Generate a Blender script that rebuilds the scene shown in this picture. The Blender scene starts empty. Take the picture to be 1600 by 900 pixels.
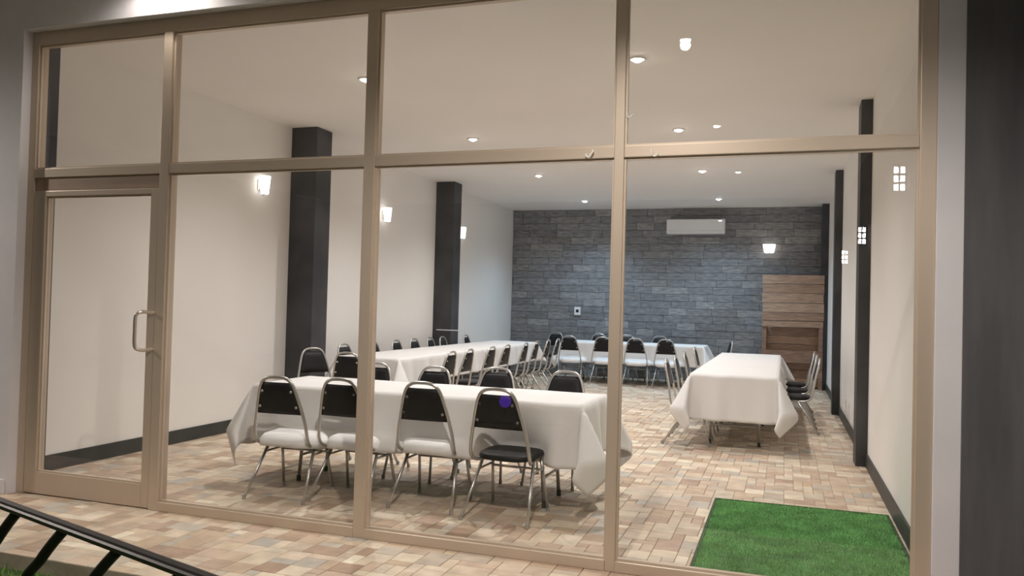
import bpy, bmesh, math, random
import numpy as np
from mathutils import Vector, Matrix
random.seed(7); rng = np.random.default_rng(7)
scene = bpy.context.scene
COL = scene.collection
PI = math.pi

# ------------------------------------------------------------------ camera
F_PX, YAW, PITCH, ROLL = 1251.34, 0.3284, 0.0210, 0.0263
CAM = Vector((2.8059, -4.2592, 1.4104))
def cam_axes():
    fwd = Vector((-math.sin(YAW), math.cos(YAW), 0)); right = Vector((math.cos(YAW), math.sin(YAW), 0)); up = Vector((0, 0, 1))
    f2 = fwd*math.cos(PITCH) + up*math.sin(PITCH); u2 = up*math.cos(PITCH) - fwd*math.sin(PITCH)
    return right*math.cos(ROLL) + u2*math.sin(ROLL), u2*math.cos(ROLL) - right*math.sin(ROLL), f2
CR, CU, CF = cam_axes()
cd = bpy.data.cameras.new('camera'); co = bpy.data.objects.new('camera', cd); COL.objects.link(co)
cd.sensor_width = 36.0; cd.lens = F_PX*36.0/1600.0; cd.clip_start = 0.05; cd.clip_end = 200
co.matrix_world = Matrix(((CR.x, CU.x, -CF.x, CAM.x), (CR.y, CU.y, -CF.y, CAM.y), (CR.z, CU.z, -CF.z, CAM.z), (0, 0, 0, 1)))
scene.camera = co
# ------------------------------------------------------------------ world, exposure
w = bpy.data.worlds.new('night'); scene.world = w; w.use_nodes = True
w.node_tree.nodes['Background'].inputs[0].default_value = (0.10, 0.12, 0.20, 1)
w.node_tree.nodes['Background'].inputs[1].default_value = 0.12
vs = scene.view_settings
vs.view_transform = 'Standard'; vs.look = 'None'; vs.gamma = 1.0; vs.use_curve_mapping = False
vs.exposure = 0.06
scene.cycles.max_bounces = 16; scene.cycles.diffuse_bounces = 10; scene.cycles.transparent_max_bounces = 16
# light levels of the fittings built further down
W_DOWN, W_DOWN_BACK, W_PORCH, W_WASH, E_SCONCE, E_LANTERN = 190.0, 200.0, 340.0, 26.0, 3.2, 90.0
WARM, COOL = (1.0, 0.968, 0.955), (0.55, 0.78, 1.0)

# ------------------------------------------------------------------ helpers
def tag(o, label=None, cat=None, group=None, kind=None):
    if label: o['label'] = label
    if cat: o['category'] = cat
    if group: o['group'] = group
    if kind: o['kind'] = kind
    return o
def empty(name, loc=(0, 0, 0), rz=0):
    o = bpy.data.objects.new(name, None); o.empty_display_size = 0.1
    COL.objects.link(o); o.location = loc; o.rotation_euler = (0, 0, rz); return o
def link(name, me, mat=None, parent=None, loc=None, smooth=False):
    if mat is not None and len(me.materials) == 0: me.materials.append(mat)
    if smooth:
        for p in me.polygons: p.use_smooth = True
    o = bpy.data.objects.new(name, me); COL.objects.link(o)
    if parent is not None: o.parent = parent
    if loc is not None: o.location = loc
    return o
class MB:
    def __init__(s): s.v = []; s.f = []
    def add(s, vs_, fs):
        n = len(s.v); s.v += [tuple(q) for q in vs_]; s.f += [tuple(i+n for i in f) for f in fs]; return s
    def box(s, x0, x1, y0, y1, z0, z1, b=0.0):
        if b <= 0:
            V = [(x, y, z) for z in (z0, z1) for y in (y0, y1) for x in (x0, x1)]
            return s.add(V, [(0, 2, 3, 1), (4, 5, 7, 6), (0, 1, 5, 4), (2, 6, 7, 3), (0, 4, 6, 2), (1, 3, 7, 5)])
        bm = bmesh.new(); bmesh.ops.create_cube(bm, size=1.0)
        for q in bm.verts: q.co = Vector(((x0+x1)/2+q.co.x*(x1-x0), (y0+y1)/2+q.co.y*(y1-y0), (z0+z1)/2+q.co.z*(z1-z0)))
        bmesh.ops.bevel(bm, geom=list(bm.edges), offset=b, segments=2, affect='EDGES', profile=0.6)
        bm.verts.index_update(); V = [tuple(q.co) for q in bm.verts]; Fs = [[q.index for q in f.verts] for f in bm.faces]
        bm.free(); return s.add(V, Fs)
    def tube(s, pts, r, n=8, smooth=0, cap=True, flat=1.0, closed=False):
        P = [Vector(p) for p in pts]
        if smooth: P = catmull(P, smooth)
        rs = r if isinstance(r, (list, tuple)) else [r]*len(P)
        T = []
        for i in range(len(P)):
            a = P[max(i-1, 0)]; b = P[min(i+1, len(P)-1)]; T.append((b-a).normalized())
        ref = Vector((0, 0, 1)) if abs(T[0].z) < 0.9 else Vector((0, 1, 0))
        nrm = (ref - T[0]*ref.dot(T[0])).normalized()
        V = []
        for i, p in enumerate(P):
            nrm = (nrm - T[i]*nrm.dot(T[i])).normalized(); bn = T[i].cross(nrm)
            for k in range(n):
                a = 2*PI*k/n; V.append(p + nrm*math.cos(a)*rs[i]*flat + bn*math.sin(a)*rs[i])
        Fs = []
        for i in range(len(P)-1):
            for k in range(n): Fs.append((i*n+k, i*n+(k+1) % n, (i+1)*n+(k+1) % n, (i+1)*n+k))
        if cap: Fs += [tuple(reversed(range(n))), tuple((len(P)-1)*n+k for k in range(n))]
        return s.add(V, Fs)
    def lathe(s, prof, c=(0, 0, 0), n=24, axis='z'):
        V = []
        for r, h in prof:
            for k in range(n):
                a = 2*PI*k/n; x, y, z = r*math.cos(a), r*math.sin(a), h
                if axis == 'y': x, y, z = x, h, -y
                if axis == 'x': x, y, z = h, x, y
                V.append((c[0]+x, c[1]+y, c[2]+z))
        Fs = [(i*n+k, i*n+(k+1) % n, (i+1)*n+(k+1) % n, (i+1)*n+k) for i in range(len(prof)-1) for k in range(n)]
        if prof[0][0] > 1e-6: Fs.append(tuple(reversed(range(n))))
        if prof[-1][0] > 1e-6: Fs.append(tuple((len(prof)-1)*n+k for k in range(n)))
        return s.add(V, Fs)
    def mesh(s, name):
        me = bpy.data.meshes.new(name); me.from_pydata(s.v, [], s.f); me.validate(); me.update(); return me
    def build(s, name, mat, parent=None, loc=None, smooth=False): return link(name, s.mesh(name), mat, parent, loc, smooth)
def catmull(P, k):
    out = []
    for i in range(len(P)-1):
        p0 = P[max(i-1, 0)]; p1 = P[i]; p2 = P[i+1]; p3 = P[min(i+2, len(P)-1)]
        for j in range(k):
            t = j/k
            out.append(0.5*((2*p1)+(p2-p0)*t+(2*p0-5*p1+4*p2-p3)*t*t+(3*p1-p0-3*p2+p3)*t*t*t))
    out.append(P[-1]); return out
def box_obj(name, mat, x0, x1, y0, y1, z0, z1, b=0.0, parent=None): return MB().box(x0, x1, y0, y1, z0, z1, b).build(name, mat, parent)
def copy_tree(o, parent=None):
    c = o.copy(); COL.objects.link(c); c.parent = parent
    for ch in list(o.children): copy_tree(ch, c)
    return c
def px(p):
    d = Vector(p) - CAM; z = d.dot(CF)
    return (800+F_PX*d.dot(CR)/z, 450-F_PX*d.dot(CU)/z, z)

# ------------------------------------------------------------------ materials
def mat(name, col, rough=0.6, metal=0.0, noise=None, bump=None, spec=0.5, sheen=0.0, coat=0.0):
    m = bpy.data.materials.new(name); m.use_nodes = True; nt = m.node_tree; N = nt.nodes; b = N['Principled BSDF']
    b.inputs['Base Color'].default_value = (*col, 1); b.inputs['Roughness'].default_value = rough; b.inputs['Metallic'].default_value = metal
    b.inputs['Specular IOR Level'].default_value = spec; b.inputs['Sheen Weight'].default_value = sheen; b.inputs['Coat Weight'].default_value = coat
    tc = N.new('ShaderNodeTexCoord')
    if noise:   # (scale, colour b, detail[, xyz stretch])
        mp = N.new('ShaderNodeMapping'); nt.links.new(tc.outputs['Object'], mp.inputs[0])
        if len(noise) > 3: mp.inputs['Scale'].default_value = noise[3]
        n = N.new('ShaderNodeTexNoise'); n.inputs['Scale'].default_value = noise[0]; n.inputs['Detail'].default_value = noise[2]
        nt.links.new(mp.outputs[0], n.inputs[0])
        r = N.new('ShaderNodeValToRGB'); r.color_ramp.elements[0].position = .35; r.color_ramp.elements[1].position = .65
        r.color_ramp.elements[0].color = (*col, 1); r.color_ramp.elements[1].color = (*noise[1], 1)
        nt.links.new(n.outputs[0], r.inputs[0]); nt.links.new(r.outputs[0], b.inputs['Base Color'])
    if bump:
        n2 = N.new('ShaderNodeTexNoise'); n2.inputs['Scale'].default_value = bump[0]; n2.inputs['Detail'].default_value = 4
        nt.links.new(tc.outputs['Object'], n2.inputs[0])
        bp = N.new('ShaderNodeBump'); bp.inputs['Strength'].default_value = bump[1]; bp.inputs['Distance'].default_value = bump[2]
        nt.links.new(n2.outputs[0], bp.inputs['Height']); nt.links.new(bp.outputs[0], b.inputs['Normal'])
    return m
def emis(name, col, strength):
    m = bpy.data.materials.new(name); m.use_nodes = True; nt = m.node_tree; nt.nodes.clear()
    e = nt.nodes.new('ShaderNodeEmission'); e.inputs[0].default_value = (*col, 1); e.inputs[1].default_value = strength
    o = nt.nodes.new('ShaderNodeOutputMaterial'); nt.links.new(e.outputs[0], o.inputs[0]); return m
def piece_mat(name, stops, source, rough, nscale, namt, bump=0.0, stretch=(1, 1, 1)):
    """colour picked per piece: source 'object' (Object Info random) or 'island' (Random Per Island)"""
    m = bpy.data.materials.new(name); m.use_nodes = True; nt = m.node_tree; N = nt.nodes; b = N['Principled BSDF']
    b.inputs['Roughness'].default_value = rough
    if source == 'object': src = N.new('ShaderNodeObjectInfo').outputs['Random']
    else: src = N.new('ShaderNodeNewGeometry').outputs['Random Per Island']
    r = N.new('ShaderNodeValToRGB'); r.color_ramp.interpolation = 'LINEAR'; el = r.color_ramp.elements
    while len(el) < len(stops): el.new(0.5)
    for i, c in enumerate(stops): el[i].position = i/(len(stops)-1); el[i].color = (*c, 1)
    nt.links.new(src, r.inputs[0])
    g = N.new('ShaderNodeNewGeometry'); mp = N.new('ShaderNodeMapping'); mp.inputs['Scale'].default_value = stretch
    nt.links.new(g.outputs['Position'], mp.inputs[0])
    n = N.new('ShaderNodeTexNoise'); n.inputs['Scale'].default_value = nscale; n.inputs['Detail'].default_value = 5; nt.links.new(mp.outputs[0], n.inputs[0])
    mr = N.new('ShaderNodeMapRange'); mr.inputs['From Min'].default_value = .3; mr.inputs['From Max'].default_value = .7
    mr.inputs['To Min'].default_value = 1-namt; mr.inputs['To Max'].default_value = 1+namt; nt.links.new(n.outputs[0], mr.inputs[0])
    mx = N.new('ShaderNodeVectorMath'); mx.operation = 'SCALE'; nt.links.new(r.outputs[0], mx.inputs[0]); nt.links.new(mr.outputs[0], mx.inputs['Scale'])
    nt.links.new(mx.outputs[0], b.inputs['Base Color'])
    if bump:
        bp = N.new('ShaderNodeBump'); bp.inputs['Strength'].default_value = bump; bp.inputs['Distance'].default_value = .003
        nt.links.new(n.outputs[0], bp.inputs['Height']); nt.links.new(bp.outputs[0], b.inputs['Normal'])
    return m
def glass_mat():
    m = bpy.data.materials.new('clear_glass'); m.use_nodes = True; nt = m.node_tree; N = nt.nodes; N.clear()
    g = N.new('ShaderNodeNewGeometry'); mi = N.new('ShaderNodeMapRange')      # same Fresnel curve on both faces of the pane
    mi.inputs['To Min'].default_value = 1.48; mi.inputs['To Max'].default_value = 1/1.48
    nt.links.new(g.outputs['Backfacing'], mi.inputs[0])
    fr = N.new('ShaderNodeFresnel'); nt.links.new(mi.outputs[0], fr.inputs['IOR'])
    t = N.new('ShaderNodeBsdfTransparent'); t.inputs[0].default_value = (.985, .985, .982, 1)
    gl = N.new('ShaderNodeBsdfGlossy'); gl.inputs['Roughness'].default_value = 0.0
    mx = N.new('ShaderNodeMixShader'); nt.links.new(fr.outputs[0], mx.inputs[0]); nt.links.new(t.outputs[0], mx.inputs[1]); nt.links.new(gl.outputs[0], mx.inputs[2])
    o = N.new('ShaderNodeOutputMaterial'); nt.links.new(mx.outputs[0], o.inputs[0]); return m
M = {}
M['wall'] = mat('white_wall_paint', (.81, .79, .76), .75, noise=(1.3, (.84, .82, .79), 4), bump=(60, .12, .004))
M['ceiling'] = mat('ceiling_paint', (.84, .81, .78), .8, noise=(1.0, (.87, .84, .81), 4), bump=(50, .12, .004))
M['ext_wall'] = mat('outside_plaster', (.68, .66, .69), .8, noise=(2.0, (.74, .72, .74), 5), bump=(40, .2, .005))
M['dark_wall'] = mat('dark_grey_wall_paint', (.085, .082, .088), .75, noise=(3.0, (.125, .12, .127), 5, (3, 3, .35)), bump=(30, .25, .006))
M['pillar'] = mat('black_pillar_paint', (.030, .031, .033), .5, noise=(2.5, (.060, .060, .063), 6), bump=(25, .15, .004))
M['base'] = mat('dark_skirting', (.028, .030, .030), .5, noise=(5, (.045, .047, .046), 4))
M['alu'] = mat('champagne_aluminium', (.575, .475, .38), .36, 0.3, noise=(2.0, (.605, .50, .40), 3, (1, 1, .3)))
M['alu_dark'] = mat('brown_header_panel', (.36, .255, .19), .5, 0.2, noise=(3, (.40, .285, .215), 3))
M['gasket'] = mat('black_rubber_gasket', (.02, .018, .015), .6)
M['glass'] = glass_mat()
M['steel'] = mat('satin_steel_tube', (.55, .54, .52), .33, 0.85)
M['vinyl'] = mat('black_vinyl', (.010, .010, .011), .5, noise=(12, (.015, .014, .016), 3), bump=(90, .1, .002), spec=.28)
M['cloth'] = mat('white_tablecloth', (.78, .77, .76), .85, sheen=.2, noise=(3, (.81, .80, .79), 3), bump=(220, .1, .001))
M['plastic'] = mat('white_plastic', (.80, .80, .80), .35, noise=(2, (.82, .82, .82), 2))
M['table'] = mat('grey_laminate', (.45, .43, .40), .5, noise=(8, (.5, .48, .45), 3))
M['cap'] = mat('grey_foot_cap', (.30, .29, .27), .6)
M['rubber'] = mat('dark_rubber', (.03, .03, .03), .8)
M['grout'] = mat('tile_grout', (.40, .34, .26), .9, noise=(20, (.46, .39, .30), 3))
M['joint'] = mat('slate_bedding', (.11, .11, .115), .9, noise=(9, (.14, .14, .145), 4))
M['turf_base'] = mat('turf_backing', (.06, .16, .05), .9, noise=(30, (.08, .20, .06), 3))
M['turf'] = piece_mat('green_turf_pile', [(.15, .36, .12), (.22, .50, .18), (.18, .43, .15), (.28, .56, .22)], 'island', .6, 6, .25)
M['lawn'] = mat('lawn_soil', (.045, .06, .028), .95, noise=(6, (.07, .095, .04), 5))
M['lawn_blade'] = piece_mat('lawn_blades', [(.06, .16, .02), (.13, .28, .04), (.2, .34, .07)], 'island', .6, 6, .25)
M['iron'] = mat('black_wrought_iron', (.012, .011, .011), .5, 0.4)
M['rail'] = mat('dark_polished_rail', (.045, .04, .038), .42, 0.5)
M['white_trim'] = mat('white_lamp_trim', (.85, .84, .82), .4)
M['lens_warm'] = emis('lamp_lens_warm', (1, .93, .85), 60)
M['lens_cool'] = emis('lamp_lens_cool', (.72, .87, 1), 60)
M['shade'] = emis('lit_sconce_shade', (1, .95, .88), E_SCONCE)
M['lantern_glow'] = emis('lit_lantern_glass', (1, .94, .86), E_LANTERN)
M['purple'] = emis('purple_lamp_glow', (.22, .06, 1), 2.6)
M['led'] = emis('led_dot', (.9, .97, 1), 4)
tile_stops = [(.38, .265, .19), (.52, .395, .28), (.46, .43, .38), (.62, .50, .36), (.46, .33, .255), (.70, .61, .47), (.53, .40, .30), (.76, .68, .54), (.41, .30, .225)]
M['tile_o'] = piece_mat('stone_tile', tile_stops, 'object', .5, 9, .16, .12)
M['tile_i'] = piece_mat('stone_tile_field', tile_stops, 'island', .5, 9, .16, .12)
slate = [(.18, .178, .182), (.23, .232, .236), (.19, .188, .192), (.30, .298, .292), (.205, .198, .198), (.25, .252, .262), (.185, .188, .192)]
M['slate'] = piece_mat('grey_slate_cladding', slate, 'object', .7, 7, .35, .3, (1, 1, 4))
M['wood'] = piece_mat('rough_pine_planks', [(.36, .23, .155), (.46, .315, .22), (.26, .155, .105), (.41, .265, .18), (.50, .36, .26)], 'object', .65, 6, .3, .2, (1.0, 1, 9))

# ------------------------------------------------------------------ room shell
XL, XR, D, H = -2.697, 3.555, 11.889, 3.417
X0, X1, X2, X3, X4 = -2.305, -1.100, 0.428, 1.946, 3.445
YF = -0.07           # face of the outside wall
SLAB = 0.012
def struct(name, label, o, cat=None):
    tag(o, label, cat, kind='structure'); return o
struct('wall_left', 'off-white painted wall on the left carrying sconces between black pillars', box_obj('wall_left', M['wall'], XL-.2, XL, .08, D+.2, -.1, H+.3), 'wall')
struct('wall_right', 'off-white painted wall along the right of the hall', box_obj('wall_right', M['wall'], XR, XR+.2, .08, D+.2, -.1, H+.3), 'wall')
struct('ceiling', 'plain white ceiling with recessed downlights', box_obj('ceiling', M['ceiling'], XL, XR, .08, D, H, H+.2), 'ceiling')
wf = MB()
wf.box(-7, X0, YF, .08, -.2, 3.262); wf.box(-7, X4+.045, YF, .08, 3.262, 3.62)           # outside wall left and above
wf.box(XL-.2, XR+.2, .08, .16, 3.262, H+.3)
struct('wall_front', '', wf.build('wall_front', M['ext_wall']))
bpy.data.objects['wall_front']['label'] = 'grey-lilac plaster wall around and above the glass front'
bpy.data.objects['wall_front']['category'] = 'wall'
tag(box_obj('wall_strip', M['ext_wall'], 3.482, 3.60, -.015, .08, -.2, 3.62, .004), 'narrow white plaster strip right of the glass front', 'wall', kind='structure').name = 'wall_front_strip'
dw = MB(); dw.box(3.60, 3.85, -.03, .08, -.2, 3.62); dw.box(3.85, 4.1, -14, .08, -.2, 3.62)
tag(dw.build('wall_outside_right', M['dark_wall']), 'dark grey painted outside wall at the right edge', 'wall', kind='structure')
struct('ceiling_porch', 'white porch ceiling over the terrace', box_obj('ceiling_porch', M['ceiling'], -7, 3.85, -12, YF, 3.62, 3.8), 'ceiling')
for nm, x0, x1, lab in (('baseboard_left', XL, XL+.016, 'dark grey skirting along the left wall'), ('baseboard_right', XR-.016, XR, 'dark grey skirting along the right wall')):
    struct(nm, lab, box_obj(nm, M['base'], x0, x1, .09, D, -.005, .125, .004), 'baseboard')
struct('baseboard_outside', 'pale skirting at the foot of the outside wall', box_obj('baseboard_outside', M['ext_wall'], -7, X0-.02, YF-.02, YF, 0, .10, .005), 'baseboard')
# pillars
def pillar(x0, x1, y0, y1, label):
    tag(box_obj('pillar', M['pillar'], x0, x1, y0, y1, -.005, H, .006), label, 'pillar', 'black pillars along the walls')
pillar(XL-.05, -2.335, .088, .26, 'black pillar in the left corner just behind the glass door')
pillar(XL, -2.356, 3.75, 4.075, 'wide black pillar on the left wall nearest the front table')
pillar(XL, -2.37, 7.87, 8.19, 'black pillar on the left wall farther back, beside the long table')
pillar(3.454, XR, 3.84, 4.12, 'tall black pillar on the right wall nearest the glass')
pillar(3.454, XR, 7.77, 8.05, 'second black pillar on the right wall, towards the back')
pillar(3.44, XR, 11.45, D-.03, 'black pillar in the back right corner beside the wooden counter')
tag(box_obj('wall_shelf', M['plastic'], -2.62, -2.24, 7.845, 7.87, .960, .975, .003), 'thin white strip across the far left black pillar', 'strip')

# back wall with its stone strips, each a piece
wb = struct('wall_back', 'dark grey back wall clad in staggered slate strips', box_obj('wall_back', M['joint'], XL-.2, XR+.2, D, D+.2, -.1, H+.3), 'wall')
def slab_mesh(name, wx, hz, th, b, axis='xz'):
    """a bevelled slab in x-z (front towards -y) or x-y (top towards +z), centred, 18 triangles"""
    x, h = wx/2, hz/2
    base = [(-x, -h, 0), (x, -h, 0), (x, h, 0), (-x, h, 0)]; mid = [(p[0], p[1], th-b) for p in base]
    top = [(-x+b, -h+b, th), (x-b, -h+b, th), (x-b, h-b, th), (-x+b, h-b, th)]
    V = base+mid+top; Fs = [(i, (i+1) % 4, 4+(i+1) % 4, 4+i) for i in range(4)]+[(4+i, 4+(i+1) % 4, 8+(i+1) % 4, 8+i) for i in range(4)]+[(8, 9, 10, 11)]
    if axis == 'xz': V = [(a, -c, bb) for a, bb, c in V]
    return V, Fs
rows = 24; rh = H/rows; cache = {}
for r in range(rows):
    x = XL - random.random()*.5
    while x < XR:
        L = random.choice((.36, .48, .60, .72)); a, b_ = max(x, XL+.002), min(x+L, XR-.002); x += L
        if b_-a < .05: continue
        key = (round(b_-a, 3), random.choice((.018, .022, .026)))
        if key not in cache:
            V, Fs = slab_mesh('stone', key[0]-.0035, rh-.004, key[1], .004); me = bpy.data.meshes.new('stone'); me.from_pydata(V, [], Fs); me.update(); cache[key] = me
        link('stone_strip', cache[key], M['slate'], wb, ((a+b_)/2, D, (r+.5)*rh))

# floors: laid in random rectangles of stone; nearest tiles singly, the rest as one field
U = 0.073
def lay(name, x0, x1, y0, y1, label, hide):
    base = box_obj(name, M['grout'], x0, x1, y0, y1, -.15, -.006)
    tag(base, label, 'floor', kind='structure')
    nx, ny = int(round((x1-x0)/U)), int(round((y1-y0)/U)); ux, uy = (x1-x0)/nx, (y1-y0)/ny
    used = np.zeros((nx, ny), bool); tiles = []
    sizes = [(2, 2)]*6+[(3, 2)]*3+[(2, 1)]*4+[(1, 2)]*2+[(1, 1)]*2+[(3, 1)]*2+[(2, 3)]*2
    for j in range(ny):
        for i in range(nx):
            if used[i, j]: continue
            random.shuffle(sizes)
            for (a, b_) in sizes+[(1, 1)]:
                if i+a <= nx and j+b_ <= ny and not used[i:i+a, j:j+b_].any(): break
            used[i:i+a, j:j+b_] = True; tiles.append((i, j, a, b_))
    sc = []
    for t in tiles:
        i, j, a, b_ = t; cx, cy = x0+(i+a/2)*ux, y0+(j+b_/2)*uy
        u_, v_, z_ = px((cx, cy, 0))
        vis = z_ > .3 and -20 < u_ < 1620 and -20 < v_ < 920 and not hide(cx, cy)
        sc.append(a*b_/(z_**3) if vis else 0)
    order = np.argsort(-np.array(sc)); pick = set(int(k) for k in order[:300] if sc[k] > 0)
    meshes = {}; V_all, F_all = [], []
    for k, (i, j, a, b_) in enumerate(tiles):
        cx, cy = x0+(i+a/2)*ux, y0+(j+b_/2)*uy; dz = random.uniform(-.0012, .0)
        if (a, b_) not in meshes:
            V, Fs = slab_mesh('tile', a*ux-.004, b_*uy-.004, .010, .002, 'xy'); me = bpy.data.meshes.new('tile'); me.from_pydata(V, [], Fs); me.update(); me.materials.append(M['tile_o']); meshes[(a, b_)] = (me, V, Fs)
        me, V, Fs = meshes[(a, b_)]
        if k in pick: link('tile', me, None, base, (cx, cy, -.010+dz))
        else:
            n = len(V_all); V_all += [(p[0]+cx, p[1]+cy, p[2]-.010+dz) for p in V]; F_all += [tuple(q+n for q in f) for f in Fs]
    me = bpy.data.meshes.new('tile_field'); me.from_pydata(V_all, [], F_all); me.update()
    tag(link('tile_field', me, M['tile_i'], base), kind='stuff')
lay('floor', XL, XR, .075, D, 'beige and pink stone mosaic floor inside the hall', lambda x, y: (x > 2.4 and y < 1.85) or x < XL+.05)
lay('floor_terrace', -6.0, 3.85, -1.0, .075, 'beige stone mosaic terrace in front of the glass', lambda x, y: y > -.01)

# ------------------------------------------------------------------ glass front (window_1) and door (door_1)
win = empty('window_1', (0, 0, 0)); tag(win, 'champagne aluminium glass front with seven panes and a transom bar', 'window', kind='structure')
FD = .085; ZT, ZTOP, ZB = 2.25, 3.165, .058
def bar(name, x0, x1, z0, z1, y0=0.0, y1=FD, m='alu', parent=win): return box_obj(name, M[m], x0, x1, y0, y1, z0, z1, .004, parent)
bar('jamb', X0, X0+.062, 0, ZTOP+.002); bar('jamb', X4-.036, X4+.037, 0, ZTOP+.002)
for xc in (X1, X2, X3): bar('mullion', xc-(.036 if xc < 1.5 else .027), xc+(.036 if xc < 1.5 else .027), 0, ZTOP+.002, -.004, FD)
bar('head_rail', X0, X4+.037, ZTOP, ZTOP+.097)
for a, b_ in ((X0+.062, X1-.036), (X1+.036, X2-.036), (X2+.036, X3-.027), (X3+.027, X4-.036)):
    bar('transom', a, b_, ZT-.03, ZT+.034)
for a, b_ in ((X1+.036, X2-.036), (X2+.036, X3-.027), (X3+.027, X4-.036)): bar('sill_rail', a, b_, 0, ZB, -.006, FD)
box_obj('header_panel', M['alu_dark'], X0+.06, X1-.034, .012, .05, 2.128, ZT-.028, .003, win)
def pane(x0, x1, z0, z1, parent, y=.042):
    box_obj('pane', M['glass'], x0-.006, x1+.006, y, y+.006, z0-.006, z1+.006, 0, parent)
    g = .010
    for nm, m, ya, yb, t in (('gasket', 'gasket', y-.006, y-.0005, .006), ('glazing_bead', 'alu', y-.026, y-.0065, .011)):
        mb = MB(); mb.box(x0, x0+t, ya, yb, z0, z1); mb.box(x1-t, x1, ya, yb, z0, z1); mb.box(x0+t, x1-t, ya, yb, z0, z0+t); mb.box(x0+t, x1-t, ya, yb, z1-t, z1)
        mb.build(nm, M[m], parent)
L_ = [(X0+.062, X1-.036), (X1+.036, X2-.036), (X2+.036, X3-.027), (X3+.027, X4-.036)]
for i, (a, b_) in enumerate(L_):
    pane(a, b_, ZT+.034, ZTOP, win)
    if i: pane(a, b_, ZB, ZT-.03, win)
door = empty('door_1', (X0+.064, 0, 0)); tag(door, 'glass door in a champagne aluminium frame with a D-shaped pull handle', 'door', kind='structure')
DX0, DX1, DZ0, DZ1 = X0+.066, X1-.040, .006, 2.126
def dbar(nm, x0, x1, z0, z1): o = box_obj(nm, M['alu'], x0-door.location.x, x1-door.location.x, .004, .07, z0, z1, .004, door)
dbar('stile', DX0, DX0+.11, DZ0, DZ1); dbar('stile', DX1-.066, DX1, DZ0, DZ1)
dbar('door_rail', DX0+.11, DX1-.066, DZ1-.04, DZ1); dbar('door_rail', DX0+.11, DX1-.066, DZ0, .158)
pane(DX0+.11-door.location.x, DX1-.066-door.location.x, .158, DZ1-.04, door)
hx = DX1-.003-door.location.x
MB().tube([(hx, .004, 1.055), (hx-.02, -.05, 1.05), (hx-.030, -.085, 1.052), (hx-.050, -.105, 1.075), (hx-.052, -.108, 1.17), (hx-.050, -.105, 1.275), (hx-.030, -.085, 1.298), (hx-.02, -.05, 1.30), (hx, .004, 1.295)], .0115, 12, 6).build('pull_handle', mat('brushed_handle', (.72, .66, .58), .3, .8), door, smooth=True)
# little hooks hung on the frame
def hook(x, y, z, flip, label):
    pts = [(0, 0, .030), (.004, -.010, .018), (.006*flip, -.014, .004), (.016*flip, -.014, -.010), (.030*flip, -.013, -.006), (.036*flip, -.012, .008)]
    tag(MB().tube(pts, .0045, 8, 4).build('wire_hook', M['white_trim'], None, (x, y, z), True), label, 'hook', 'small hooks on the frame')
hook(1.80, -.008, 2.235, -1, 'small pale hook on the transom left of the third mullion')
hook(2.12, -.008, 2.228, 1, 'small pale hook on the transom right of the third mullion')
hook(1.982, -.010, 2.44, 1, 'small pale hook on the third mullion above the transom')

# ------------------------------------------------------------------ lamps
def add_light(name, kind, loc, energy, col, parent=None, size=.05, spot=None, blend=.5, rot=None):
    l = bpy.data.lights.new(name, kind); l.energy = energy; l.color = col; l.shadow_soft_size = size
    if kind == 'SPOT': l.spot_size = spot; l.spot_blend = blend
    o = bpy.data.objects.new(name, l); COL.objects.link(o); o.location = loc
    if rot: o.rotation_euler = rot
    if parent: o.parent = parent
    return o
def downlight(x, y, z, lens, energy, col, label, group, spot=2.42, blend=1.0):
    e = empty('downlight', (x, y, z)); tag(e, label, 'light', group)
    MB().lathe([(.046, -.004), (.047, -.012), (.060, -.012), (.068, -.006), (.070, 0), (.046, 0)], n=28).build('trim_ring', M['white_trim'], e, smooth=True)
    MB().lathe([(0, -.030), (.020, -.027), (.036, -.018), (.045, -.006), (.045, -.002), (0, -.002)], n=24).build('lens', M[lens], e, smooth=True)
    add_light('lamp_beam', 'SPOT', (0, 0, -.05), energy, col, e, .04, spot, blend)
ords = ['nearest the glass', 'second from the glass', 'third from the glass', 'farthest from the glass']
for i, y in enumerate((2.11, 4.75, 7.50, 10.51)):
    cool = i == 3
    for x, side in ((-.814, 'left'), (1.65, 'right')):
        downlight(x, y, H, 'lens_cool' if cool else 'lens_warm', W_DOWN_BACK if cool else W_DOWN, COOL if cool else WARM,
                  'round ceiling downlight in the %s row, %s' % (side, ords[i]), 'downlights in the hall ceiling')
for i, (x, y) in enumerate(((2.0, -2.25), (2.0, -5.45), (2.07, -8.8), (-1.03, -.24), (-5.1, -1.3))):  # last one is out of view, added to lift the left plaster wall
    downlight(x, y, 3.62, 'lens_warm', (W_PORCH, 90, 70, W_WASH, 330)[i], (1, .92, .84), ['porch downlight reflected high in the right pane', 'porch downlight reflected just above the transom', 'porch downlight reflected just below the transom', 'porch downlight casting a bright glow on the wall above the glass', 'unseen porch downlight added to light the plaster wall left of the door'][i], 'porch downlights', 2.9 if i == 4 else 2.6, .5)
def sconce(loc, rz, label, rt=.060, rb=.043, hh=.098):
    """wall sconce, wall behind local +y, shade wider at the top"""
    e = empty('wall_sconce', loc, rz); tag(e, label, 'sconce', 'wall sconces')
    box_obj('back_plate', M['steel'], -.03, .03, -.012, 0, -.06, .06, .004, e)
    c = -(rt+.018)
    MB().lathe([(0, -hh), (rb-.004, -hh-.003), (rb, -hh+.003), (rt, hh-.006), (rt-.003, hh), (rt-.009, hh-.003), (rb-.007, -hh+.012), (0, -hh+.012)], (0, c, 0), 20).build('shade', M['shade'], e, smooth=True)
    MB().tube([(0, -.01, -.04), (0, c*.5, -hh-.006), (0, c, -hh-.004)], .008, 8, 4).build('arm', M['steel'], e, smooth=True)
sconce((XL, 3.16, 2.655), -PI/2+PI, 'lit wall sconce on the left wall, nearest of three')
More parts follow.
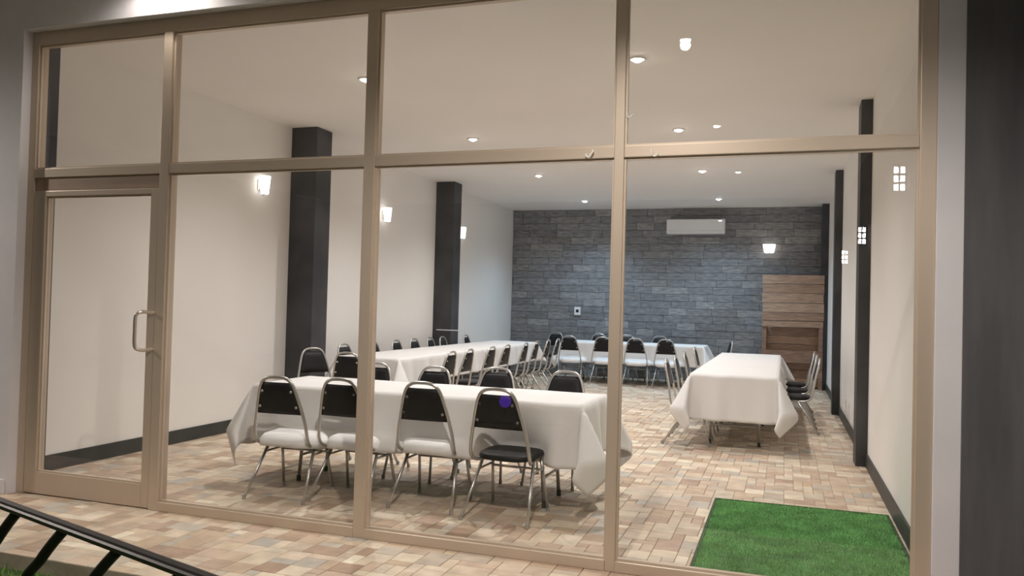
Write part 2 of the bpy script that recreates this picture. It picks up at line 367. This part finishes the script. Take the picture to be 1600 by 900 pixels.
sconce((XL, 6.035, 2.66), -PI/2+PI, 'lit wall sconce on the left wall between the two pillars')
sconce((XL, 8.88, 2.665), -PI/2+PI, 'lit wall sconce on the left wall, beyond the far pillar')
sconce((2.51, D-.03, 2.61), 0, 'lit wall sconce on the slate back wall above the wooden counter', .118, .088, .078)
def lantern(y, z, label):
    e = empty('wall_lantern', (3.85, y, z)); tag(e, label, 'lantern', 'lanterns on the dark outside wall')
    x, hw = -.10, .055
    box_obj('glass_core', M['lantern_glow'], x-hw+.006, x+hw-.006, -hw+.006, hw-.006, -.11, .11, 0, e)
    mb = MB()
    for sx in (-1, 1):
        for sy in (-1, 1): mb.box(x+sx*hw-.011, x+sx*hw+.011, sy*hw-.011, sy*hw+.011, -.12, .12)
    for (bx_, by_) in ((x-hw, 0), (x+hw, 0), (x, -hw), (x, hw)): mb.box(bx_-.008, bx_+.008, by_-.008, by_+.008, -.12, .12)
    for zz in (-.116, -.038, .038, .116): mb.box(x-hw-.004, x+hw+.004, -hw-.004, hw+.004, zz-.011, zz+.011)
    mb.build('cage', M['iron'], e)
    MB().lathe([(.085, .12), (.03, .165), (.0, .175)], (x, 0, 0), 4).build('roof', M['iron'], e)
    box_obj('back_plate', M['iron'], -.015, 0, -.04, .04, -.09, .09, .003, e); MB().tube([(-.01, 0, .05), (-.05, 0, .07), (x+hw, 0, .1)], .008, 8, 3).build('bracket', M['iron'], e, smooth=True)
lantern(-3.51, 2.62, 'lit caged lantern mirrored in the right pane beside the jamb')
lantern(-7.11, 2.44, 'lit caged lantern mirrored over the near right black pillar')
lantern(-10.25, 2.36, 'lit caged lantern mirrored over the far right black pillar')

# ------------------------------------------------------------------ chairs
def hoop_half(z):   # half width of the hoop at a height
    zs = [.44, .52, .62, .72, .80, .84]; ws = [.206, .198, .178, .154, .130, .104]
    return float(np.interp(z, zs, ws))
def hoop_y(z): return float(np.interp(z, [.44, .50, .60, .865], [-.178, -.196, -.212, -.272]))
def make_chair():
    e = empty('banquet_chair')
    half = [(-.150, .10, .368), (-.178, -.06, .370), (-.200, -.140, .384), (-.207, -.182, .430)]
    half += [(-hoop_half(z), hoop_y(z), z) for z in (.52, .62, .73, .79)] + [(-.108, -.264, .835), (-.066, -.270, .860)]
    pts = half + [(0, -.272, .866)] + [(-p[0], p[1], p[2]) for p in reversed(half)]
    MB().tube(pts, .0118, 10, 4).build('back_frame', M['steel'], e, smooth=True)
    # cushion seat: superellipsoid
    n, m_ = 28, 8; V = []
    for j in range(m_+1):
        ph = -PI/2 + PI*j/m_; cz = math.copysign(abs(math.sin(ph))**.55, math.sin(ph)); cr = abs(math.cos(ph))**.30
        for k in range(n):
            a = 2*PI*k/n; cx = math.copysign(abs(math.cos(a))**.55, math.cos(a)); sy = math.copysign(abs(math.sin(a))**.55, math.sin(a))
            wd = .197 + .012*sy
            V.append((wd*cx*cr, .02+.20*sy*cr, .405+.026*cz*(1 if cz < 0 else 1.05)))
    Fs = [(j*n+k, j*n+(k+1) % n, (j+1)*n+(k+1) % n, (j+1)*n+k) for j in range(m_) for k in range(n)]
    MB().add(V, Fs).build('seat', M['vinyl'], e, smooth=True)
    # padded back panel between the uprights
    zs = np.linspace(.603, .828, 9); mb = MB(); nx = 8; F1, B1 = [], []
    for side, st in ((1, F1), (-1, B1)):
        for i, z in enumerate(zs):
            hw = hoop_half(z)-.008
            for k in range(nx+1):
                t = -1+2*k/nx; edge = (1-abs(t)**6)*(1-abs(2*i/(len(zs)-1)-1)**6)
                st.append((t*hw, hoop_y(z)+side*(.005+(.017 if side > 0 else .008)*edge)-.010*(1-t*t), z))
    V = F1+B1; nF = len(F1); R = len(zs); Fs = []
    for i in range(R-1):
        for k in range(nx):
            a = i*(nx+1)+k; Fs.append((a, a+nx+1, a+nx+2, a+1)); Fs.append((nF+a, nF+a+1, nF+a+nx+2, nF+a+nx+1))
    for i in range(R-1):
        a = i*(nx+1); Fs.append((a, nF+a, nF+a+nx+1, a+nx+1)); b_ = a+nx; Fs.append((b_, b_+nx+1, nF+b_+nx+1, nF+b_))
    for k in range(nx):
        Fs.append((k, k+1, nF+k+1, nF+k)); a = (R-1)*(nx+1)+k; Fs.append((a, nF+a, nF+a+1, a+1))
    pnl = MB().add(V, Fs).build('backrest', M['vinyl'], e, smooth=True)
    for sx in (-1, 1):
        for (p, q) in (((sx*.182, -.03, .372), (sx*.232, -.262, .008)), ((sx*.178, .13, .372), (sx*.205, .215, .008))):
            lg = MB().tube([p, (Vector(p)*.5+Vector(q)*.5), q], .0108, 8).build('leg', M['steel'], e, smooth=True)
            MB().lathe([(.013, -.008), (.0135, .0), (.013, .022), (.0, .022)], q, 10).build('foot_cap', M['cap'], lg)
        MB().tube([(sx*.190, -.072, .305), (sx*.192, .145, .305)], .008, 8).build('stretcher', M['steel'], e, smooth=True)
    MB().tube([(-.193, .148, .292), (.193, .148, .292)], .008, 8).build('stretcher', M['steel'], e, smooth=True)
    return e, pnl
proto, proto_panel = make_chair()
bolt_me = MB().lathe([(.010, 0), (.010, -.004), (.006, -.008), (0, -.009)], n=12, axis='y').mesh('bolt')
first = [True]
def chair(x, y, rz, label, group, bolts=False):
    """x, y: where the top of the hoop stands; the seat lies .27 further in the facing direction (local +y)"""
    if first[0]: o = proto; first[0] = False
    else: o = copy_tree(proto)
    ox, oy = x - .272*math.sin(rz), y + .272*math.cos(rz)
    o.location = (ox, oy, 0); o.rotation_euler = (0, 0, rz); tag(o, label, 'chair', group)
    if bolts:
        for sx in (-1, 1):
            for z in (.655, .765):
                b_ = link('bolt', bolt_me, M['steel'], o, (sx*(hoop_half(z)-.028), hoop_y(z)-.013, z)); b_['label'] = 'bright steel bolt'
    return o
jit = lambda a=.06: random.uniform(-a, a)
G1 = 'chairs at the front table'
chair(-.53, .50, .06, 'black-backed steel chair at the left end of the front row', G1, True)
chair(-.09, .60, -.03, 'second black-backed chair from the left in the front row, partly behind the mullion', G1, True)
chair(.49, .70, .03, 'third black-backed chair from the left in the front row, draped by the cloth', G1, True)
chair(1.06, .60, -.05, 'rightmost front row chair, its dark seat uncovered, purple gleam on its back', G1, True)
chair(-.58, 2.05, PI+.03, 'chair on the far side of the front table, leftmost, half behind the mullion', G1)
chair(.02, 1.98, PI-.03, 'chair on the far side of the front table, second from the left', G1)
chair(.50, 2.20, PI+.02, 'chair on the far side of the front table, third from the left', G1)
chair(1.10, 2.22, PI-.02, 'chair on the far side of the front table, rightmost', G1)
G2 = 'chairs along the long left table'
chair(-1.50, 3.10, .05, 'chair with its back to the glass at the near end of the long left table', G2)
chair(-2.18, 3.52, -PI/2-.55, 'chair turned sideways in front of the wide black pillar', G2)
on = ['first', 'second', 'third', 'fourth', 'fifth', 'sixth', 'seventh', 'eighth']
for i, y in enumerate((4.55, 5.30, 5.97, 6.55, 7.12, 7.60, 8.60)):
    chair(-2.40, y, -PI/2+jit(), 'chair on the wall side of the long left table, %s from the front' % on[i], G2)
for i, y in enumerate((4.05, 4.62, 5.36, 5.95, 6.70, 7.32, 7.95, 8.52)):
    chair(-.70+jit(.03), y, PI/2+jit(), 'chair on the aisle side of the long left table, %s from the front' % on[i], G2)
G3 = 'chairs at the far cross table'
for i, x in enumerate((-.93, -.30, .29, .83)):
    chair(x, 10.02, jit(.04), 'chair with its back to the glass at the far cross table, %s from the left' % on[i], G3)
for i, x in enumerate((-1.62, -.72, -.15, .50)):
    chair(x, 11.62, PI+jit(.04), 'chair along the slate wall behind the far cross table, %s from the left' % on[i], G3)
chair(1.93, 10.45, PI/2+.25, 'single chair at the right end of the far cross table', G3)
G4 = 'chairs at the right tables'
for i, y in enumerate((4.46, 5.20, 6.10, 7.55)):
    chair(1.60+jit(.015), y, -PI/2+jit(.04), 'chair on the left side of the right tables, %s from the glass' % on[i], G4)
for i, y in enumerate((5.9, 6.75, 7.6)):
    chair(3.21, y, PI/2+jit(.04), 'chair between the right tables and the right wall, %s from the glass' % on[i], G4)

# ------------------------------------------------------------------ tables and cloths
def table(x0, x1, y0, y1, label):
    cx, cy = (x0+x1)/2, (y0+y1)/2; lx, ly = (x1-x0), (y1-y0)
    e = empty('folding_table', (cx, cy, 0), 0 if lx >= ly else PI/2); tag(e, label, 'table', 'folding banquet tables')
    a, b_ = max(lx, ly)/2, min(lx, ly)/2
    box_obj('tabletop', M['table'], -a+.012, a-.012, -b_+.012, b_-.012, .712, .742, .006, e)
    for s in (-1, 1):
        for t in (-1, 1):
            p = MB().tube([(s*(a-.35), t*(b_-.19), .71), (s*(a-.30), t*(b_-.18), .012)], .0135, 10).build('leg', M['steel'], e, smooth=True)
            MB().lathe([(.017, -.012), (.017, .03), (0, .03)], (s*(a-.30), t*(b_-.18), .012), 10).build('foot_cap', M['rubber'], p)
        MB().tube([(s*(a-.312), -(b_-.184), .20), (s*(a-.312), b_-.184, .20)], .010, 8).build('crossbar', M['steel'], e, smooth=True)
        MB().tube([(s*(a-.34), 0, .40), (s*(a-.46), 0, .50), (s*(a-.75), 0, .70)], .010, 8, 4).build('brace', M['steel'], e, smooth=True)
        MB().tube([(s*(a-.335), -(b_-.188), .40), (s*(a-.335), b_-.188, .40)], .010, 8).build('crossbar', M['steel'], e, smooth=True)
def cloth(x0, x1, y0, y1, dr, label, seats=(), seed=1):
    """cloth draped over a table; dr = overhang (left, right, front, back); seats = (side, pos, halfwidth, mode)
       mode 'over' rests the hem on a seat, 'tuck' pushes it in under the table"""
    R_ = random.Random(seed); zt = .752
    D_ = dict(l=dr[0], r=dr[1], f=dr[2], b=dr[3])
    phs = [R_.uniform(0, 6.28) for _ in range(12)]
    def axis(a, b_, d0, d1, n):
        o = [a-d0*(1-k/16) for k in range(16)] + list(np.linspace(a, b_, n)) + [b_+d1*(k/16) for k in range(1, 17)]
        return o
    nx, ny = max(6, int((x1-x0)/.035)), max(6, int((y1-y0)/.035))
    XS, YS = axis(x0, x1, dr[0], dr[1], nx), axis(y0, y1, dr[2], dr[3], ny)
    def side_path(side, s, t):   # outward distance and drop
        q = 8.5; wv = .012*math.sin(q*s*1.7+phs[0])+.010*math.sin(q*s*3.1+phs[1])
        out = .012*min(t/.03, 1) + t*.07 + wv*min(t/.3, 1)*1.2
        dz = t*.995
        for (sd, p, hw, mode, *ex) in seats:
            if sd != side: continue
            wgt = 1/(1+math.exp(min(40, (abs(s-p)-hw)/(.02 if mode == 'over' else .045))))
            if wgt < .01: continue
            if mode == 'over':
                lim = zt-.455
                if t <= lim: o2, z2 = .012+.03*(t/lim), t
                else:
                    q_ = (t-lim)/(D_[side]-lim); rc = ex[0] if ex else .16
                    o2, z2 = .042+(rc-.042)*min(1, q_/.72), lim+.010*q_+(.075*max(0, (q_-.66)/.34) if mode == 'over' and len(ex) > 1 else 0)
            else: o2, z2 = .012-.17*min(1, (t/.33))**1.2, t*.97
            out = out*(1-wgt)+o2*wgt; dz = dz*(1-wgt)+z2*wgt
        return out, dz
    V = []
    for y in YS:
        for x in XS:
            du = x0-x if x < x0 else (x-x1 if x > x1 else 0); dv = y0-y if y < y0 else (y-y1 if y > y1 else 0)
            sx = -1 if x < x0 else 1; sy = -1 if y < y0 else 1
            bx, by = min(max(x, x0), x1), min(max(y, y0), y1)
            if du == 0 and dv == 0:
                V.append((x, y, zt+.0012*math.sin(9*x+phs[2])*math.sin(8*y+phs[3])))
            elif dv == 0:
                o, dz = side_path('l' if sx < 0 else 'r', y, du); V.append((bx+sx*o, y, zt-dz))
            elif du == 0:
                o, dz = side_path('f' if sy < 0 else 'b', x, dv); V.append((x, by+sy*o, zt-dz))
            else:
                rho = math.hypot(du, dv); ph = math.atan2(dv, du)          # 0 = along x side
                o1, z1 = side_path('l' if sx < 0 else 'r', by, rho); o2, z2 = side_path('f' if sy < 0 else 'b', bx, rho)
                k = ph/(PI/2); al = .16*math.sin(2*ph); sp = .20*rho*math.sin(4*ph)
                base_x = o1*(1-k)**1.2; base_y = o2*k**1.2
                outw = math.sin(2*ph)**.7*(.48*rho if rho < .36 else max(.05, .173-.32*(rho-.36)))
                V.append((bx+sx*(base_x+outw*.72+sp), by+sy*(base_y+outw*.72-sp), zt-(z1*(1-k)+z2*k)*math.cos(al)))
    nX = len(XS); Fs = [(j*nX+i, j*nX+i+1, (j+1)*nX+i+1, (j+1)*nX+i) for j in range(len(YS)-1) for i in range(nX-1)]
    o = MB().add(V, Fs).build('tablecloth', M['cloth'], smooth=True); tag(o, label, 'tablecloth', 'white tablecloths')
    sm = o.modifiers.new('thickness', 'SOLIDIFY'); sm.thickness = .002; sm.offset = 1
    return o
T1 = (-1.05, 1.54, .97, 1.72)
table(*T1, 'folding table under the front cloth, nearest the glass')
cloth(*T1, (.47, .40, .43, .42), 'white cloth on the front table with hanging corners', (('f', -.545, .222, 'over', .405, 1), ('f', -.080, .195, 'over', .300, 1), ('f', .480, .195, 'over', .205, 1), ('f', 1.06, .20, 'tuck'), ('b', -.58, .19, 'over', .20), ('b', .02, .19, 'over', .15), ('b', .5, .19, 'over', .3), ('b', 1.1, .19, 'over', .3)), 3)
T2a, T2b = (-2.20, -1.40, 4.10, 6.82), (-2.20, -1.40, 6.84, 9.55)
table(*T2a, 'folding table under the near half of the long left row'); table(*T2b, 'folding table under the far half of the long left row')
cloth(*T2a, (.32, .32, .36, .02), 'white cloth on the near half of the long left table', tuple(('l', y, .2, 'over', .10) for y in (4.55, 5.30, 5.97, 6.55)), 4)
cloth(*T2b, (.32, .32, .02, .34), 'white cloth on the far half of the long left table', tuple(('l', y, .2, 'over', .10) for y in (7.12, 7.60, 8.60)), 5)
T3 = (-1.18, 1.45, 10.42, 11.17)
table(*T3, 'folding table under the far cross table cloth')
cloth(*T3, (.32, .32, .38, .3), 'white cloth on the far cross table before the slate wall', tuple(('f', x, .195, 'over', .33, 1) for x in (-.93, -.30, .29, .83)), 6)
T4a, T4b = (1.90, 2.76, 4.20, 6.42), (1.90, 2.76, 6.44, 8.62)
table(*T4a, 'folding table under the nearer right cloth'); table(*T4b, 'folding table under the farther right cloth')
cloth(*T4a, (.36, .36, .47, .02), 'white cloth on the nearer right table, hem hanging towards the glass', (('l', 4.46, .19, 'over', .15), ('l', 5.20, .19, 'over', .15), ('l', 6.10, .19, 'over', .15), ('r', 5.9, .2, 'over', .1)), 7)
cloth(*T4b, (.36, .36, .02, .4), 'white cloth on the farther right table', (('l', 7.55, .19, 'over', .15), ('r', 6.75, .2, 'over', .1), ('r', 7.6, .2, 'over', .1)), 8)

# ------------------------------------------------------------------ back wall fittings, counter
ac = empty('air_conditioner', (1.13, D-.03, 3.035)); tag(ac, 'white split air conditioner high on the slate back wall', 'air conditioner')
box_obj('body', M['plastic'], -.56, .56, -.20, 0, -.145, .145, .02, ac)
box_obj('front_panel', M['plastic'], -.545, .545, -.216, -.198, -.075, .135, .008, ac)
box_obj('louver', M['plastic'], -.50, .50, -.208, -.192, -.132, -.088, .006, ac)
box_obj('display', M['led'], .44, .50, -.2175, -.2155, .095, .112, 0, ac)
so = empty('wall_socket', (-1.24, D-.03, 1.32)); tag(so, 'white socket box on the slate back wall', 'socket')
box_obj('plate', M['plastic'], -.065, .065, -.03, 0, -.085, .085, .006, so); box_obj('switch', M['gasket'], -.03, .03, -.034, -.028, -.03, .03, .002, so)
ct = empty('plank_counter', (2.95, 11.45, 0)); tag(ct, 'tall rough wooden plank counter in the back right corner', 'counter')
cw = .53
for sx in (-1, 1): box_obj('post', M['wood'], min(sx*cw, sx*(cw-.075)), max(sx*cw, sx*(cw-.075)), -.03, .36, 0, 1.16, .004, ct)
edges = [1.13, 1.25, 1.40, 1.58, 1.76, 1.93, 2.10]
for i in range(6): box_obj('plank', M['wood'], -cw-(.012 if i % 2 else 0), cw+(.01 if i % 3 else 0), -.045-(.008 if i % 2 else 0), -.012, edges[i]+.004, edges[i+1]-.004, .004, ct)
for i in range(7): box_obj('plank', M['wood'], -cw+.076, cw-.076, .17, .195, .03+i*.157, .03+(i+1)*.157-.006, .003, ct)
box_obj('shelf', M['wood'], -cw+.002, cw-.002, -.06, .30, .50, .545, .004, ct); box_obj('apron', M['wood'], -cw+.001, cw-.001, -.075, -.05, .48, .70, .004, ct)
box_obj('back_brace', M['wood'], -cw+.08, cw-.08, -.011, .02, 1.95, 2.03, .003, ct)

# ------------------------------------------------------------------ turf mat
mt = empty('turf_mat', (2.93, 1.0, 0)); tag(mt, 'green artificial turf mat on the floor at the right', 'mat')
mx0, mx1, my0, my1 = -.585, .585, -.90, .90
box_obj('backing', M['turf_base'], mx0, mx1, my0, my1, .001, .010, .003, mt)
bd = MB(); bw = .016
bd.box(mx0-.002, mx0+bw, my0, my1, .001, .019); bd.box(mx1-bw, mx1+.002, my0, my1, .001, .019); bd.box(mx0+bw, mx1-bw, my1-bw, my1, .001, .019); bd.box(mx0+bw, mx1-bw, my0, my0+bw, .001, .019)
bd.build('binding', mat('dark_green_binding', (.02, .05, .02), .8, noise=(40, (.03, .07, .028), 3)), mt)
def blades(n, x0, x1, y0, y1, z, h, wd):
    cx = rng.uniform(x0, x1, n); cy = rng.uniform(y0, y1, n); a = rng.uniform(0, 2*np.pi, n); hh = h*rng.uniform(.6, 1.2, n); lean = rng.normal(0, h*.45, (n, 2))
    V = np.zeros((n, 3, 3)); V[:, 0, 0] = cx-np.cos(a)*wd; V[:, 0, 1] = cy-np.sin(a)*wd; V[:, 1, 0] = cx+np.cos(a)*wd; V[:, 1, 1] = cy+np.sin(a)*wd
    V[:, :2, 2] = z; V[:, 2, 0] = cx+lean[:, 0]; V[:, 2, 1] = cy+lean[:, 1]; V[:, 2, 2] = z+hh
    me = bpy.data.meshes.new('blades'); me.from_pydata(V.reshape(-1, 3).tolist(), [], np.arange(3*n).reshape(-1, 3).tolist()); me.update(); return me
tag(link('pile', blades(90000, mx0+.014, mx1-.014, my0+.014, my1-.014, .009, .015, .0028), M['turf'], mt), kind='stuff')

# ------------------------------------------------------------------ garden side: lawn, railing, purple lamp
tag(box_obj('lawn_ground', M['lawn'], -12, 3.85, -14, -.99, -.30, -.085), 'green lawn below the terrace edge', 'lawn', kind='structure')
tag(link('lawn_grass', blades(26000, -3.0, .6, -2.6, -1.02, -.087, .04, .003), M['lawn_blade']), 'short grass blades beside the terrace edge', 'grass', kind='stuff')
RZ = .45; P0, P1 = Vector((-.549, -1.539, RZ)), Vector((.844, -1.952, RZ)); rd = (P1-P0).normalized()
rl = empty('railing', (-.549, -1.539, -.085), math.atan2(rd.y, rd.x)); tag(rl, 'dark polished handrail on black wavy iron bars, bottom left', 'railing')
zz = RZ+.085
def prof_rail(name, x0, x1, z, mt_):
    prof = [(-.026, -.012), (-.028, .004), (-.020, .010), (-.016, .018), (.0, .024), (.016, .018), (.020, .010), (.028, .004), (.026, -.012), (.012, -.020), (-.012, -.020)]
    n = len(prof); V = [(x, p[0], z+p[1]) for x in (x0, x1) for p in prof]
    Fs = [(k, (k+1) % n, n+(k+1) % n, n+k) for k in range(n)]+[tuple(range(n)), tuple(reversed(range(n, 2*n)))]
    return MB().add(V, Fs).build(name, mt_, rl)
prof_rail('handrail', -1.3, 2.0, zz, M['rail']); box_obj('lower_rail', M['iron'], -1.75, 1.9, -.015, .015, .04, .07, .004, rl)
for k in range(-3, 5):
    xb = .17 + k*.42; pts = []
    for j in range(9):
        t = j/8; pts.append((xb - t*.55 + .007*math.sin(t*PI*7+.6), 0, zz-.012 - t*(zz-.07)))
    if pts[0][0] > 1.95 or pts[-1][0] < -1.68: continue
    MB().tube(pts, .025, 8, 3, flat=.8).build('baluster', M['iron'], rl, smooth=True)
pl = empty('garden_floodlight', (-.43, -5.0, -.085)); tag(pl, 'purple garden floodlight mirrored on the rightmost front chair', 'lamp')
MB().lathe([(.012, 0), (.012, .22)], n=10).build('stake', M['iron'], pl); MB().lathe([(.08, 0), (.09, -.03), (.085, -.06), (.04, -.12), (0, -.125)], (0, 0, .305), 20, 'y').build('housing', M['iron'], pl, smooth=True)
MB().lathe([(0, .004), (.076, .002), (.078, .0005), (0, .0005)], (0, 0, .305), 20, 'y').build('lens', M['purple'], pl)
